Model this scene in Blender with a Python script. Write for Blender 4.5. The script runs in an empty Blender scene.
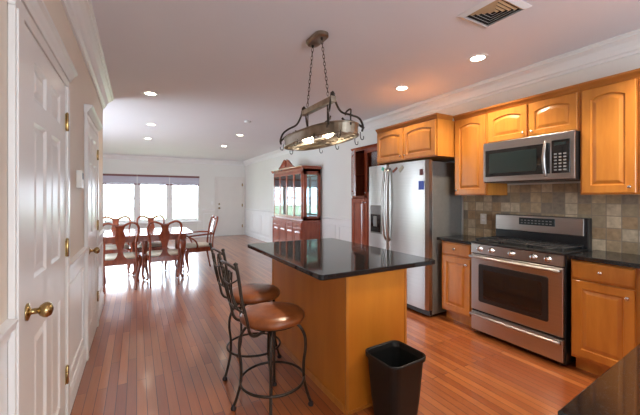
import bpy, bmesh, math, random
from math import sin, cos, pi, radians, sqrt
from mathutils import Vector, Matrix
random.seed(7)
S = bpy.context.scene
COL = S.collection

# ---------------------------------------------------------------- camera
cam = bpy.data.objects.new('camera', bpy.data.cameras.new('camera'))
COL.objects.link(cam); S.camera = cam
cam.location = (0, 0, 1.357)
cam.rotation_euler = (pi/2, 0, -0.512)
cam.data.sensor_width = 36; cam.data.lens = 326.2/640*36
cam.data.shift_y = -10.54/640
cam.data.clip_start = 0.02

# ---------------------------------------------------------------- world, daylight, exposure
S.view_settings.view_transform = 'Standard'; S.view_settings.look = 'None'
S.view_settings.gamma = 1; S.view_settings.exposure = 1.02
W = bpy.data.worlds.new('sky'); S.world = W; W.use_nodes = True
bg = W.node_tree.nodes['Background']
bg.inputs[0].default_value = (0.74, 0.87, 1.0, 1); bg.inputs[1].default_value = 8.3

def light(name, kind, loc, rot, energy, color, parent=None, **kw):
    d = bpy.data.lights.new(name, kind); d.energy = energy; d.color = color
    for k, v in kw.items(): setattr(d, k, v)
    o = bpy.data.objects.new(name, d); COL.objects.link(o)
    o.location = loc; o.rotation_euler = rot
    if parent: o.parent = parent
    return o
def portal(name, loc, rot, sx, sy):
    o = light(name, 'AREA', loc, rot, 1, (1, 1, 1), shape='RECTANGLE', size=sx, size_y=sy)
    o.data.cycles.is_portal = True
portal('window_daylight', (.47, 11.78, 1.3), (-pi/2, 0, 0), 2.7, 1.5)
portal('added_side_daylight', (-2.78, 6.4, 1.25), (0, -pi/2, 0), 1.9, 2.2)  # portal for the added side window
portal('added_back_daylight', (1.4, -2.78, 1.35), (pi/2, 0, 0), 2.3, 1.5)  # portal for the added window behind the camera

# ---------------------------------------------------------------- materials
def mat(name, color=(.8, .8, .8), rough=.5, metal=0, spec=.5, coat=0, emit=None, es=0, noise=None, bump=0, nscale=8, stretch=(1, 1, 1), trans=0, coatr=.08):
    m = bpy.data.materials.new(name); m.use_nodes = True
    nt = m.node_tree; b = nt.nodes['Principled BSDF']
    b.inputs['Base Color'].default_value = (*color, 1)
    b.inputs['Roughness'].default_value = rough; b.inputs['Metallic'].default_value = metal
    b.inputs['Specular IOR Level'].default_value = spec
    b.inputs['Coat Weight'].default_value = coat; b.inputs['Coat Roughness'].default_value = coatr
    if emit: b.inputs['Emission Color'].default_value = (*emit, 1); b.inputs['Emission Strength'].default_value = es
    if trans: b.inputs['Transmission Weight'].default_value = trans
    tc = nt.nodes.new('ShaderNodeTexCoord'); mp = nt.nodes.new('ShaderNodeMapping')
    mp.inputs['Scale'].default_value = stretch
    nt.links.new(tc.outputs['Object'], mp.inputs[0])
    nz = nt.nodes.new('ShaderNodeTexNoise'); nz.inputs['Scale'].default_value = nscale; nz.inputs['Detail'].default_value = 5
    nt.links.new(mp.outputs[0], nz.inputs['Vector'])
    c2 = noise if noise else tuple(min(1, c*.96) for c in color)
    r = nt.nodes.new('ShaderNodeValToRGB')
    r.color_ramp.elements[0].position = .35; r.color_ramp.elements[1].position = .65
    r.color_ramp.elements[0].color = (*color, 1); r.color_ramp.elements[1].color = (*c2, 1)
    nt.links.new(nz.outputs['Fac'], r.inputs[0]); nt.links.new(r.outputs[0], b.inputs['Base Color'])
    if bump:
        bp = nt.nodes.new('ShaderNodeBump'); bp.inputs['Strength'].default_value = bump; bp.inputs['Distance'].default_value = .004
        nt.links.new(nz.outputs['Fac'], bp.inputs['Height']); nt.links.new(bp.outputs[0], b.inputs['Normal'])
    return m

M = {}
M['wall'] = mat('wall_paint', (.74, .63, .52), .6, noise=(.725, .615, .507), nscale=3)
M['wall_pale'] = mat('wall_paint_pale', (.76, .735, .69), .6, noise=(.75, .722, .677), nscale=3)
M['ceiling'] = mat('ceiling_paint', (.80, .79, .82), .75, noise=(.79, .78, .81), nscale=2)
M['door'] = mat('white_door_paint', (.74, .69, .64), .35, noise=(.72, .67, .62), nscale=4)
M['trim'] = mat('white_trim_paint', (.82, .80, .78), .32, noise=(.80, .78, .76), nscale=4)
M['maple'] = mat('honey_maple', (.56, .215, .034), .30, noise=(.46, .16, .023), nscale=5, stretch=(3, 3, .5), coat=.25, coatr=.2)
M['maple_shaded'] = mat('honey_maple_shaded', (.42, .145, .024), .36, noise=(.35, .115, .018), nscale=5, coat=.1)  # maple darkened: shade on the downward-facing cornice put into the colour
M['maple_panel'] = mat('honey_maple_veneer', (.60, .215, .022), .38, noise=(.53, .175, .016), nscale=4, stretch=(2, 2, .4), coat=.1, coatr=.25)
M['maple_dark'] = mat('maple_shadow_line', (.20, .07, .012), .5, noise=(.16, .05, .01))
M['cherry'] = mat('cherry_wood', (.34, .072, .028), .22, noise=(.25, .046, .018), nscale=6, stretch=(3, 3, .6), coat=.5, coatr=.12)
M['cherry_in'] = mat('cherry_interior', (.16, .09, .035), .5, noise=(.12, .07, .03), nscale=6)
M['mahog'] = mat('mahogany_gloss', (.30, .066, .026), .24, noise=(.19, .038, .016), nscale=9, stretch=(2, 2, .8), coat=.5, coatr=.12)
M['steel'] = mat('brushed_stainless', (.50, .47, .45), .30, 1, noise=(.45, .425, .405), nscale=40, stretch=(.05, .05, 8), bump=.02)
M['steel_side'] = mat('grey_painted_steel', (.20, .185, .165), .45, .3, noise=(.185, .17, .15), nscale=30)
M['chrome'] = mat('polished_metal', (.75, .74, .72), .14, 1)
M['brass'] = mat('polished_brass', (.45, .31, .13), .25, 1)
M['blackgl'] = mat('black_glass', (.012, .012, .013), .06, spec=.6)
M['black'] = mat('black_enamel', (.015, .015, .016), .3)
M['iron'] = mat('cast_iron', (.025, .025, .026), .45, bump=.1, nscale=60)
M['bin'] = mat('black_plastic', (.007, .008, .008), .45)
M['leather'] = mat('brown_leather', (.27, .078, .02), .28, noise=(.17, .045, .012), nscale=14, bump=.15)
M['bronze'] = mat('dark_bronze_metal', (.036, .027, .020), .36, .6, noise=(.06, .044, .032), nscale=30)
M['nickel'] = mat('aged_nickel', (.42, .36, .28), .3, 1, noise=(.28, .23, .17), nscale=12)
M['cream'] = mat('cream_fabric', (.62, .58, .48), .9, noise=(.55, .50, .40), nscale=60, bump=.2)
M['plate'] = mat('ivory_plastic', (.74, .70, .62), .4)
M['mirror'] = mat('cabinet_mirror', (.62, .72, .74), .04, 1)
M['shade'] = mat('pleated_shade', (.62, .60, .68), .85, noise=(.56, .54, .63), nscale=3, stretch=(.2, .2, 40))
M['valance'] = mat('dark_red_headrail', (.22, .09, .09), .6)
M['bulb'] = mat('lit_lamp', (1, 1, 1), .4, emit=(1, .86, .66), es=14)
M['grass'] = mat('lawn', (.35, .42, .25), .9, noise=(.28, .36, .2), nscale=2)
M['display'] = mat('display_glass', (.02, .03, .03), .12)
M['key'] = mat('grey_keys', (.22, .22, .22), .5)
M['sticker'] = mat('blue_print', (.03, .07, .42), .4)
M['green'] = mat('green_enamel', (.05, .42, .25), .4)
M['paper'] = mat('white_print', (.8, .8, .8), .6)
M['vent_reflection'] = mat('painted_wood_reflection', (.62, .42, .24), .5, noise=(.56, .37, .2))  # reflection of the wood painted into the louvre colour
M['dark'] = mat('dark_void', (.02, .016, .014), .9)
M['rubber'] = mat('dark_rubber', (.03, .02, .02), .7)

def glass_mat(name, tint=(1, 1, 1), mixv=.08):
    m = bpy.data.materials.new(name); m.use_nodes = True; nt = m.node_tree; nt.nodes.clear()
    o = nt.nodes.new('ShaderNodeOutputMaterial'); mx = nt.nodes.new('ShaderNodeMixShader')
    t = nt.nodes.new('ShaderNodeBsdfTransparent'); g = nt.nodes.new('ShaderNodeBsdfGlossy')
    t.inputs[0].default_value = (*tint, 1); g.inputs['Roughness'].default_value = .02
    mx.inputs[0].default_value = mixv
    nt.links.new(t.outputs[0], mx.inputs[1]); nt.links.new(g.outputs[0], mx.inputs[2]); nt.links.new(mx.outputs[0], o.inputs[0])
    return m
M['glass'] = glass_mat('clear_glass'); M['glass_cab'] = glass_mat('cabinet_glass', (.9, .97, .98), .14)

def granite():
    m = mat('black_granite', (.012, .012, .013), .06, spec=.42)
    nt = m.node_tree; b = nt.nodes['Principled BSDF']
    for n in nt.nodes:
        if n.type == 'TEX_NOISE': n.inputs['Scale'].default_value = 160; n.inputs['Detail'].default_value = 2
        if n.type == 'VALTORGB':
            n.color_ramp.elements[0].position = .55; n.color_ramp.elements[1].position = .75
            n.color_ramp.elements[0].color = (.010, .010, .011, 1); n.color_ramp.elements[1].color = (.045, .042, .035, 1)
    return m
M['granite'] = granite()

def floor_mat():
    m = bpy.data.materials.new('oak_strip_floor'); m.use_nodes = True; nt = m.node_tree; N = nt.nodes; L = nt.links
    b = N['Principled BSDF']
    tc = N.new('ShaderNodeTexCoord'); sp = N.new('ShaderNodeSeparateXYZ'); cb = N.new('ShaderNodeCombineXYZ')
    L.new(tc.outputs['Object'], sp.inputs[0]); L.new(sp.outputs['Y'], cb.inputs['X']); L.new(sp.outputs['X'], cb.inputs['Y'])
    br = N.new('ShaderNodeTexBrick'); L.new(cb.outputs[0], br.inputs['Vector'])
    br.inputs['Scale'].default_value = 1; br.inputs['Brick Width'].default_value = 1.05; br.inputs['Row Height'].default_value = .060
    br.inputs['Mortar Size'].default_value = .0022; br.inputs['Mortar Smooth'].default_value = .2; br.offset = .37
    br.inputs['Color1'].default_value = (.40, .128, .034, 1); br.inputs['Color2'].default_value = (.23, .055, .014, 1)
    br.inputs['Mortar'].default_value = (.07, .018, .008, 1)
    mp = N.new('ShaderNodeMapping'); mp.inputs['Scale'].default_value = (14, .9, 1); L.new(tc.outputs['Object'], mp.inputs[0])
    nz = N.new('ShaderNodeTexNoise'); nz.inputs['Scale'].default_value = 5; nz.inputs['Detail'].default_value = 6; L.new(mp.outputs[0], nz.inputs['Vector'])
    mr = N.new('ShaderNodeMapRange'); mr.inputs[3].default_value = .80; mr.inputs[4].default_value = 1.2; L.new(nz.outputs['Fac'], mr.inputs[0])
    mx = N.new('ShaderNodeVectorMath'); mx.operation = 'SCALE'
    L.new(br.outputs['Color'], mx.inputs[0]); L.new(mr.outputs[0], mx.inputs['Scale']); L.new(mx.outputs[0], b.inputs['Base Color'])
    b.inputs['Roughness'].default_value = .32
    b.inputs['Coat Weight'].default_value = .8; b.inputs['Coat Roughness'].default_value = .13
    n2 = N.new('ShaderNodeTexNoise'); n2.inputs['Scale'].default_value = 7; L.new(tc.outputs['Object'], n2.inputs['Vector'])
    ad = N.new('ShaderNodeMath'); ad.operation = 'MULTIPLY_ADD'; ad.inputs[1].default_value = .35
    L.new(n2.outputs['Fac'], ad.inputs[0]); 
    iv = N.new('ShaderNodeMath'); iv.operation = 'SUBTRACT'; iv.inputs[0].default_value = 1; L.new(br.outputs['Fac'], iv.inputs[1]); L.new(iv.outputs[0], ad.inputs[2])
    bp = N.new('ShaderNodeBump'); bp.inputs['Strength'].default_value = .35; bp.inputs['Distance'].default_value = .0018
    L.new(ad.outputs[0], bp.inputs['Height']); L.new(bp.outputs[0], b.inputs['Normal']); L.new(bp.outputs[0], b.inputs['Coat Normal'])
    return m
M['floor'] = floor_mat()

def tile_mat():
    m = bpy.data.materials.new('tumbled_stone_tile'); m.use_nodes = True; nt = m.node_tree; N = nt.nodes; L = nt.links
    b = N['Principled BSDF']
    tc = N.new('ShaderNodeTexCoord'); sp = N.new('ShaderNodeSeparateXYZ'); cb = N.new('ShaderNodeCombineXYZ')
    L.new(tc.outputs['Object'], sp.inputs[0]); L.new(sp.outputs['Y'], cb.inputs['X']); L.new(sp.outputs['Z'], cb.inputs['Y'])
    sc = N.new('ShaderNodeVectorMath'); sc.operation = 'SCALE'; sc.inputs['Scale'].default_value = 1/.100; L.new(cb.outputs[0], sc.inputs[0])
    fl = N.new('ShaderNodeVectorMath'); fl.operation = 'FLOOR'; L.new(sc.outputs[0], fl.inputs[0])
    wn = N.new('ShaderNodeTexWhiteNoise'); wn.noise_dimensions = '2D'; L.new(fl.outputs[0], wn.inputs['Vector'])
    r = N.new('ShaderNodeValToRGB'); r.color_ramp.interpolation = 'CONSTANT'
    cols = [(0, (.37, .265, .155)), (.17, (.28, .20, .115)), (.33, (.42, .33, .22)), (.48, (.20, .155, .11)), (.6, (.33, .22, .12)), (.74, (.29, .225, .14)), (.88, (.48, .38, .25))]
    for i, (p, c) in enumerate(cols):
        e = r.color_ramp.elements[i] if i < 2 else r.color_ramp.elements.new(p)
        e.position = p; e.color = (*c, 1)
    L.new(wn.outputs['Value'], r.inputs[0])
    nz = N.new('ShaderNodeTexNoise'); nz.inputs['Scale'].default_value = 28; nz.inputs['Detail'].default_value = 5; L.new(tc.outputs['Object'], nz.inputs['Vector'])
    mr = N.new('ShaderNodeMapRange'); mr.inputs[3].default_value = .55; mr.inputs[4].default_value = 1.75; L.new(nz.outputs['Fac'], mr.inputs[0])
    mv = N.new('ShaderNodeVectorMath'); mv.operation = 'SCALE'; L.new(r.outputs[0], mv.inputs[0]); L.new(mr.outputs[0], mv.inputs['Scale'])
    br = N.new('ShaderNodeTexBrick'); L.new(sc.outputs[0], br.inputs['Vector']); br.offset = 0
    br.inputs['Scale'].default_value = 1; br.inputs['Brick Width'].default_value = 1; br.inputs['Row Height'].default_value = 1
    br.inputs['Mortar Size'].default_value = .04; br.inputs['Mortar Smooth'].default_value = .3
    mi = N.new('ShaderNodeMix'); mi.data_type = 'RGBA'; L.new(br.outputs['Fac'], mi.inputs[0]); L.new(mv.outputs[0], mi.inputs[6]); mi.inputs[7].default_value = (.27, .21, .15, 1)
    L.new(mi.outputs[2], b.inputs['Base Color']); b.inputs['Roughness'].default_value = .5
    bp = N.new('ShaderNodeBump'); bp.inputs['Strength'].default_value = .5; bp.inputs['Distance'].default_value = .003; bp.invert = True
    L.new(br.outputs['Fac'], bp.inputs['Height']); L.new(bp.outputs[0], b.inputs['Normal'])
    return m
M['tile'] = tile_mat()

# ---------------------------------------------------------------- mesh helpers
def sm(pts, n=6):
    """Catmull-Rom through points (any dimension)"""
    P = [Vector(p) for p in pts]; out = []
    for i in range(len(P)-1):
        a = P[i-1] if i else P[i]*2-P[i+1]; b = P[i]; c = P[i+1]; d = P[i+2] if i+2 < len(P) else P[i+1]*2-P[i]
        for k in range(n):
            t = k/n
            out.append(.5*((2*b)+(c-a)*t+(2*a-5*b+4*c-d)*t*t+(3*b-a-3*c+d)*t**3))
    out.append(P[-1]); return out

class MB:
    def __init__(s): s.v = []; s.f = []; s.s = []
    def add(s, vs, fs, smooth=False):
        o = len(s.v); s.v += [tuple(v) for v in vs]; s.f += [tuple(i+o for i in f) for f in fs]; s.s += [smooth]*len(fs); return s
    def box(s, x0, x1, y0, y1, z0, z1):
        x0, x1 = sorted((x0, x1)); y0, y1 = sorted((y0, y1)); z0, z1 = sorted((z0, z1))
        v = [(x, y, z) for x in (x0, x1) for y in (y0, y1) for z in (z0, z1)]
        return s.add(v, [(0, 1, 3, 2), (4, 6, 7, 5), (0, 4, 5, 1), (2, 3, 7, 6), (0, 2, 6, 4), (1, 5, 7, 3)])
    def bbox(s, x0, x1, y0, y1, z0, z1, b=.004):
        """box with bevelled edges"""
        x0, x1 = sorted((x0, x1)); y0, y1 = sorted((y0, y1)); z0, z1 = sorted((z0, z1))
        bm = bmesh.new(); bmesh.ops.create_cube(bm, size=1)
        for v in bm.verts:
            v.co = Vector(((x0+x1)/2+v.co.x*(x1-x0), (y0+y1)/2+v.co.y*(y1-y0), (z0+z1)/2+v.co.z*(z1-z0)))
        b = min(b, .45*min(x1-x0, y1-y0, z1-z0))
        bmesh.ops.bevel(bm, geom=bm.edges[:], offset=b, segments=2, affect='EDGES', profile=.5)
        bm.verts.index_update()
        s.add([v.co[:] for v in bm.verts], [[v.index for v in f.verts] for f in bm.faces]); bm.free(); return s
    def loft(s, loops, cap0=True, cap1=True, closed=True, smooth=False):
        n = len(loops[0]); vs = [p for l in loops for p in l]; fs = []
        for i in range(len(loops)-1):
            for j in range(n if closed else n-1):
                k = (j+1) % n; fs.append((i*n+j, i*n+k, (i+1)*n+k, (i+1)*n+j))
        s.add(vs, fs, smooth)
        if cap0: s.add(loops[0], [tuple(range(n))[::-1]])
        if cap1: s.add(loops[-1], [tuple(range(n))])
        return s
    def prism(s, poly, z0, z1, b=0):
        """poly in xy, extruded in z, optional small bevel rim"""
        L = [[(x, y, z0) for x, y in poly], [(x, y, z1) for x, y in poly]]
        if b:
            cx = sum(p[0] for p in poly)/len(poly); cy = sum(p[1] for p in poly)/len(poly)
            def ins(q, d):
                r = []
                n = len(q)
                for i in range(n):
                    a = Vector(q[i-1]); c = Vector(q[(i+1) % n]); t = (c-a).normalized(); nn = Vector((-t.y, t.x)); r.append((q[i][0]+nn.x*d, q[i][1]+nn.y*d))
                return r
            i1 = ins(poly, b)
            L = [[(x, y, z0) for x, y in i1], [(x, y, z0+b) for x, y in poly], [(x, y, z1-b) for x, y in poly], [(x, y, z1) for x, y in i1]]
        return s.loft(L)
    def extr(s, prof, axis, a, b):
        """profile of (u,w) extruded along axis from a to b. axis 'x': (y,z) profile ; 'y': (x,z) profile"""
        if axis == 'x': L = [[(t, u, w) for u, w in prof] for t in (a, b)]
        else: L = [[(u, t, w) for u, w in prof] for t in (a, b)]
        return s.loft(L)
    def tube(s, pts, r, n=8, closed=False, smooth=True, flat=1.0):
        P = [Vector(p) for p in pts]; m = len(P); rr = r if hasattr(r, '__len__') else [r]*m
        if len(rr) != m:
            src = list(rr); rr = []
            for i in range(m):
                t = i/(m-1)*(len(src)-1); k = min(int(t), len(src)-2); rr.append(src[k]+(src[k+1]-src[k])*(t-k))
        loops = []; up = None
        for i in range(m):
            if closed: t = P[(i+1) % m]-P[i-1]
            else: t = P[min(i+1, m-1)]-P[max(i-1, 0)]
            t.normalize()
            if up is None: up = Vector((0, 0, 1)) if abs(t.z) < .9 else Vector((1, 0, 0))
            up = (up-t*up.dot(t)).normalized(); q = t.cross(up)
            loops.append([tuple(P[i]+up*(cos(2*pi*k/n)*rr[i]*flat)+q*(sin(2*pi*k/n)*rr[i])) for k in range(n)])
        if closed: loops.append(loops[0])
        return s.loft(loops, not closed, not closed, smooth=smooth)
    def lathe(s, prof, n=24, c=(0, 0, 0), axis='z', smooth=True, caps=True):
        L = []
        for r, z in prof:
            l = []
            for k in range(n):
                a = 2*pi*k/n; p = (r*cos(a), r*sin(a), z)
                if axis == 'x': p = (p[2], p[0], p[1])
                if axis == 'y': p = (p[0], p[2], p[1])
                l.append((p[0]+c[0], p[1]+c[1], p[2]+c[2]))
            L.append(l)
        return s.loft(L, caps, caps, smooth=smooth)
    def build(s, name, m, parent=None):
        me = bpy.data.meshes.new(name); me.from_pydata(s.v, [], s.f)
        for p, q in zip(me.polygons, s.s): p.use_smooth = q
        bm = bmesh.new(); bm.from_mesh(me); bmesh.ops.remove_doubles(bm, verts=bm.verts, dist=1e-6)
        bmesh.ops.recalc_face_normals(bm, faces=bm.faces); bm.to_mesh(me); bm.free()
        me.materials.append(M[m] if isinstance(m, str) else m)
        o = bpy.data.objects.new(name, me); COL.objects.link(o)
        if parent: o.parent = parent
        return o

def tag(o, label=None, cat=None, group=None, kind=None):
    if label: o['label'] = label
    if cat: o['category'] = cat
    if group: o['group'] = group
    if kind: o['kind'] = kind
    return o
def thing(name, label, cat, loc=(0, 0, 0), rz=0, group=None):
    o = bpy.data.objects.new(name, None); COL.objects.link(o); o.location = loc; o.rotation_euler = (0, 0, rz)
    o.empty_display_size = .1
    return tag(o, label, cat, group)
def struct(mb, name, m, label=None, parent=None):
    o = mb.build(name, m, parent)
    if not parent: tag(o, label, None, None, 'structure')
    return o
def kids(o): return [c for c in bpy.data.objects if c.parent == o]
def copy_tree(o, parent=None):
    c = o.copy(); COL.objects.link(c)
    if parent: c.parent = parent
    for ch in kids(o): copy_tree(ch, c)
    return c
def rrect(x0, x1, y0, y1, r, n=5):
    out = []
    for cx, cy, a0 in ((x1-r, y1-r, 0), (x0+r, y1-r, 90), (x0+r, y0+r, 180), (x1-r, y0+r, 270)):
        for k in range(n+1):
            a = radians(a0+90*k/n); out.append((cx+r*cos(a), cy+r*sin(a)))
    return out

# ---------------------------------------------------------------- room
XL, XR, YF, ZC, YB, XD, YW = -.378, 3.416, 11.6, 2.625, -2.7, -2.6, 5.0
T = .14
o = struct(MB().box(XD-T, XR+T, YB-T, YF+T, -.1, 0), 'floor', 'floor', 'reddish oak strip floor running through kitchen and dining room')
struct(MB().box(XD-T, XR+T, YB-T, YF+T, ZC, ZC+.1), 'ceiling', 'ceiling', 'smooth pale ceiling over kitchen and dining room')
struct(MB().box(XL-T, XL, YB, YW, 0, ZC), 'wall_left', 'wall', 'beige wall on the left with two white doors')
struct(MB().box(XR, XR+T, YB, YF+T, 0, ZC), 'wall_right', 'wall_pale', 'long pale wall behind the cabinets and china hutch')
struct(MB().box(XD, XL-T, YW-T, YW, 0, ZC), 'wall_return', 'wall_pale', 'return wall at the end of the left wall')
w = MB()
w.box(XD, XR, YF, YF+T, 0, .55).box(XD, XR, YF, YF+T, 2.03, ZC).box(XD, -.90, YF, YF+T, .55, 2.03).box(1.84, XR, YF, YF+T, .55, 2.03)
struct(w, 'wall_far', 'wall_pale', 'pale far wall with triple window and white door')
w = MB()
w.box(XD-T, XD, YW-T, YF+T, 0, .3).box(XD-T, XD, YW-T, YF+T, 2.2, ZC).box(XD-T, XD, YW-T, 5.3, .3, 2.2).box(XD-T, XD, 7.5, YF+T, .3, 2.2)  # leaves an opening for the added side window
struct(w, 'wall_dining', 'wall_pale', 'side wall of the dining area')
w = MB()
w.box(XL-T, .25, YB-T, YB, 0, 2.1).box(2.55, XR+T, YB-T, YB, 0, 2.1).box(XL-T, XR+T, YB-T, YB, 2.1, ZC).box(.25, 2.55, YB-T, YB, 0, .6)
struct(w, 'wall_back', 'wall_pale', 'wall behind the camera with an opening for the added window')
# lawn outside
tag(MB().box(-30, 30, YF+.3, 60, -.35, -.3).build('lawn', 'grass'), kind='structure')

CR = [(0, -.145), (.014, -.145), (.02, -.126), (.034, -.116), (.042, -.09), (.065, -.055), (.092, -.036), (.106, -.032), (.108, -.016), (.122, -.012), (.122, 0), (0, 0)]
def crown(name, axis, pos, sgn, a, b):
    struct(MB().extr([(pos+sgn*u, ZC-.001+w) for u, w in CR], axis, a, b), name, 'trim', 'white crown moulding')
crown('trim_1', 'y', XL, 1, YB, YW)
crown('trim_2', 'y', XR, -1, YB, YF)
crown('trim_3', 'x', YF, -1, XD, XR)
BS = [(0, 0), (.016, 0), (.016, .10), (.011, .115), (.008, .135), (0, .14)]
RL = [(0, .885), (.010, .885), (.012, .905), (.022, .913), (.026, .928), (.030, .935), (.030, .945), (0, .95)]
def run(name, prof, axis, pos, sgn, a, b, label):
    struct(MB().extr([(pos+sgn*u, w) for u, w in prof], axis, a, b), name, 'trim', label)
def frame_on(mb, axis, pos, sgn, a, b, z0, z1, wd=.022, d=.012):
    for (p, q, r, s_) in ((a, b, z0, z0+wd), (a, b, z1-wd, z1), (a, a+wd, z0+wd, z1-wd), (b-wd, b, z0+wd, z1-wd)):
        if axis == 'y': mb.bbox(pos, pos+sgn*d, p, q, r, s_, .004)
        else: mb.bbox(p, q, pos, pos+sgn*d, r, s_, .004)
    return mb
# left wall wainscot pieces (between the doors)
segsL = [(YB, 1.458), (2.472, 3.283), (4.192, YW)]
for i, (a, b) in enumerate(segsL):
    run('baseboard_left_%d' % (i+1), BS, 'y', XL, 1, a, b, 'white baseboard on the left wall')
    run('trim_rail_left_%d' % (i+1), RL, 'y', XL, 1, a, b, 'white chair rail on the left wall')
w = MB()
for a, b in ((.54, 1.35), (-.4, .42), (2.57, 3.18), (4.29, 4.9)): frame_on(w, 'y', XL, 1, a, b, .22, .80)
struct(w, 'trim_panels_left', 'trim', 'white picture frame moulding below the left chair rail')
w = MB(); w.box(XL, XL+.002, YB, 1.458, .14, .885).box(XL, XL+.002, 2.472, 3.283, .14, .885).box(XL, XL+.002, 4.192, YW, .14, .885)
struct(w, 'trim_wainscot_left', 'trim', 'white painted lower wall on the left')
# right wall wainscot
run('baseboard_right', BS, 'y', XR, -1, 4.45, YF, 'white baseboard on the right wall')
run('trim_rail_right', RL, 'y', XR, -1, 4.45, YF, 'white chair rail on the right wall')
w = MB(); y = 4.55
while y < YF-.4:
    frame_on(w, 'y', XR, -1, y, min(y+.78, YF-.1), .22, .80); y += .9
struct(w, 'trim_panels_right', 'trim', 'white picture frame moulding below the right chair rail')
struct(MB().box(XR-.002, XR, 4.45, YF, .14, .885), 'trim_wainscot_right', 'trim', 'white painted lower wall on the right')
run('baseboard_far', BS, 'x', YF, -1, XD, 2.36, 'white baseboard on the far wall')
run('trim_rail_far', RL, 'x', YF, -1, 1.93, 2.36, 'white chair rail on the far wall')
w = MB(); frame_on(w, 'x', YF, -1, 1.98, 2.30, .22, .80); frame_on(w, 'x', YF, -1, 1.0, 1.8, .2, .5); frame_on(w, 'x', YF, -1, .1, .9, .2, .5)
frame_on(w, 'x', YF, -1, -.8, 0, .2, .5)
struct(w, 'trim_panels_far', 'trim', 'white picture frame moulding on the far wall')

# ---- doors
def rot_wall(side): return {'left': pi/2, 'right': -pi/2, 'far': 0}[side]
def loop_panel(mb, x0, x1, z0, z1, y, arch=0, d=.008, mw=.03, n=1):
    """recessed-then-raised panel; front faces -y. returns opening outline"""
    pass
def opening(x0, x1, z0, z1, arch, n=12):
    """outline ccw: bottom-left, bottom-right, then the arched top from right to left"""
    pts = [(x0, z0), (x1, z0)]
    for k in range(n+1):
        t = k/n; x = x1+(x0-x1)*t
        pts.append((x, z1-arch+arch*(1-(2*t-1)**2) if arch else z1))
    return pts
def raised_door(x0, x1, z0, z1, yf, th=.02, m=.055, arch=0, panels=None, mb=None):
    """door slab whose front is at y=yf facing -y, with raised panels in their openings"""
    mb = mb or MB()
    n = 12
    ps = panels or [(x0+m, x1-m, z0+m, z1-m)]
    if panels is None:
        a, b, c, d = ps[0]
        op = opening(a, b, c, d, arch, n)
        out = [(x0, z0), (x1, z0)]+[(x1+(x0-x1)*k/n, z1) for k in range(n+1)]
        e = .003
        oute = [(x0+e, z0+e), (x1-e, z0+e)]+[(x1-e+(x0-x1+2*e)*k/n, z1-e) for k in range(n+1)]
        def ins(dd): return opening(a+dd, b-dd, c+dd, d-dd, arch*.95, n)
        L = [[(x, yf+th, z) for x, z in out], [(x, yf+e, z) for x, z in out], [(x, yf, z) for x, z in oute], [(x, yf, z) for x, z in op],
             [(x, yf+.009, z) for x, z in ins(.004)], [(x, yf+.010, z) for x, z in ins(.012)], [(x, yf+.002, z) for x, z in ins(.036)]]
        mb.loft(L)
    else:
        xs = sorted(set([x0, x1]+[p for q in ps for p in q[:2]])); zs = sorted(set([z0, z1]+[p for q in ps for p in q[2:]]))
        mb.box(x0, x1, yf+.010, yf+th, z0, z1)
        for i in range(len(xs)-1):
            for j in range(len(zs)-1):
                cx, cz = (xs[i]+xs[i+1])/2, (zs[j]+zs[j+1])/2
                if not any(q[0] < cx < q[1] and q[2] < cz < q[3] for q in ps):
                    mb.box(xs[i], xs[i+1], yf, yf+.0105, zs[j], zs[j+1])
        for a, b, c, d in ps:
            def R(dd, y): return [(a+dd, y, c+dd), (b-dd, y, c+dd), (b-dd, y, d-dd), (a+dd, y, d-dd)]
            mb.loft([R(0, yf+.0005), R(.012, yf+.0095), R(.02, yf+.0098), R(.045, yf+.003)], cap0=False)
    return mb
def knob(mb, x, z, y, r=.014, l=.026):
    """small round knob sticking out towards -y"""
    return mb.lathe([(r*.5, 0), (r*.4, -l*.45), (r*.9, -l*.6), (r, -l*.8), (r*.75, -l), (0.001, -l*1.03)], 14, (x, y, z), 'y')

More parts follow.
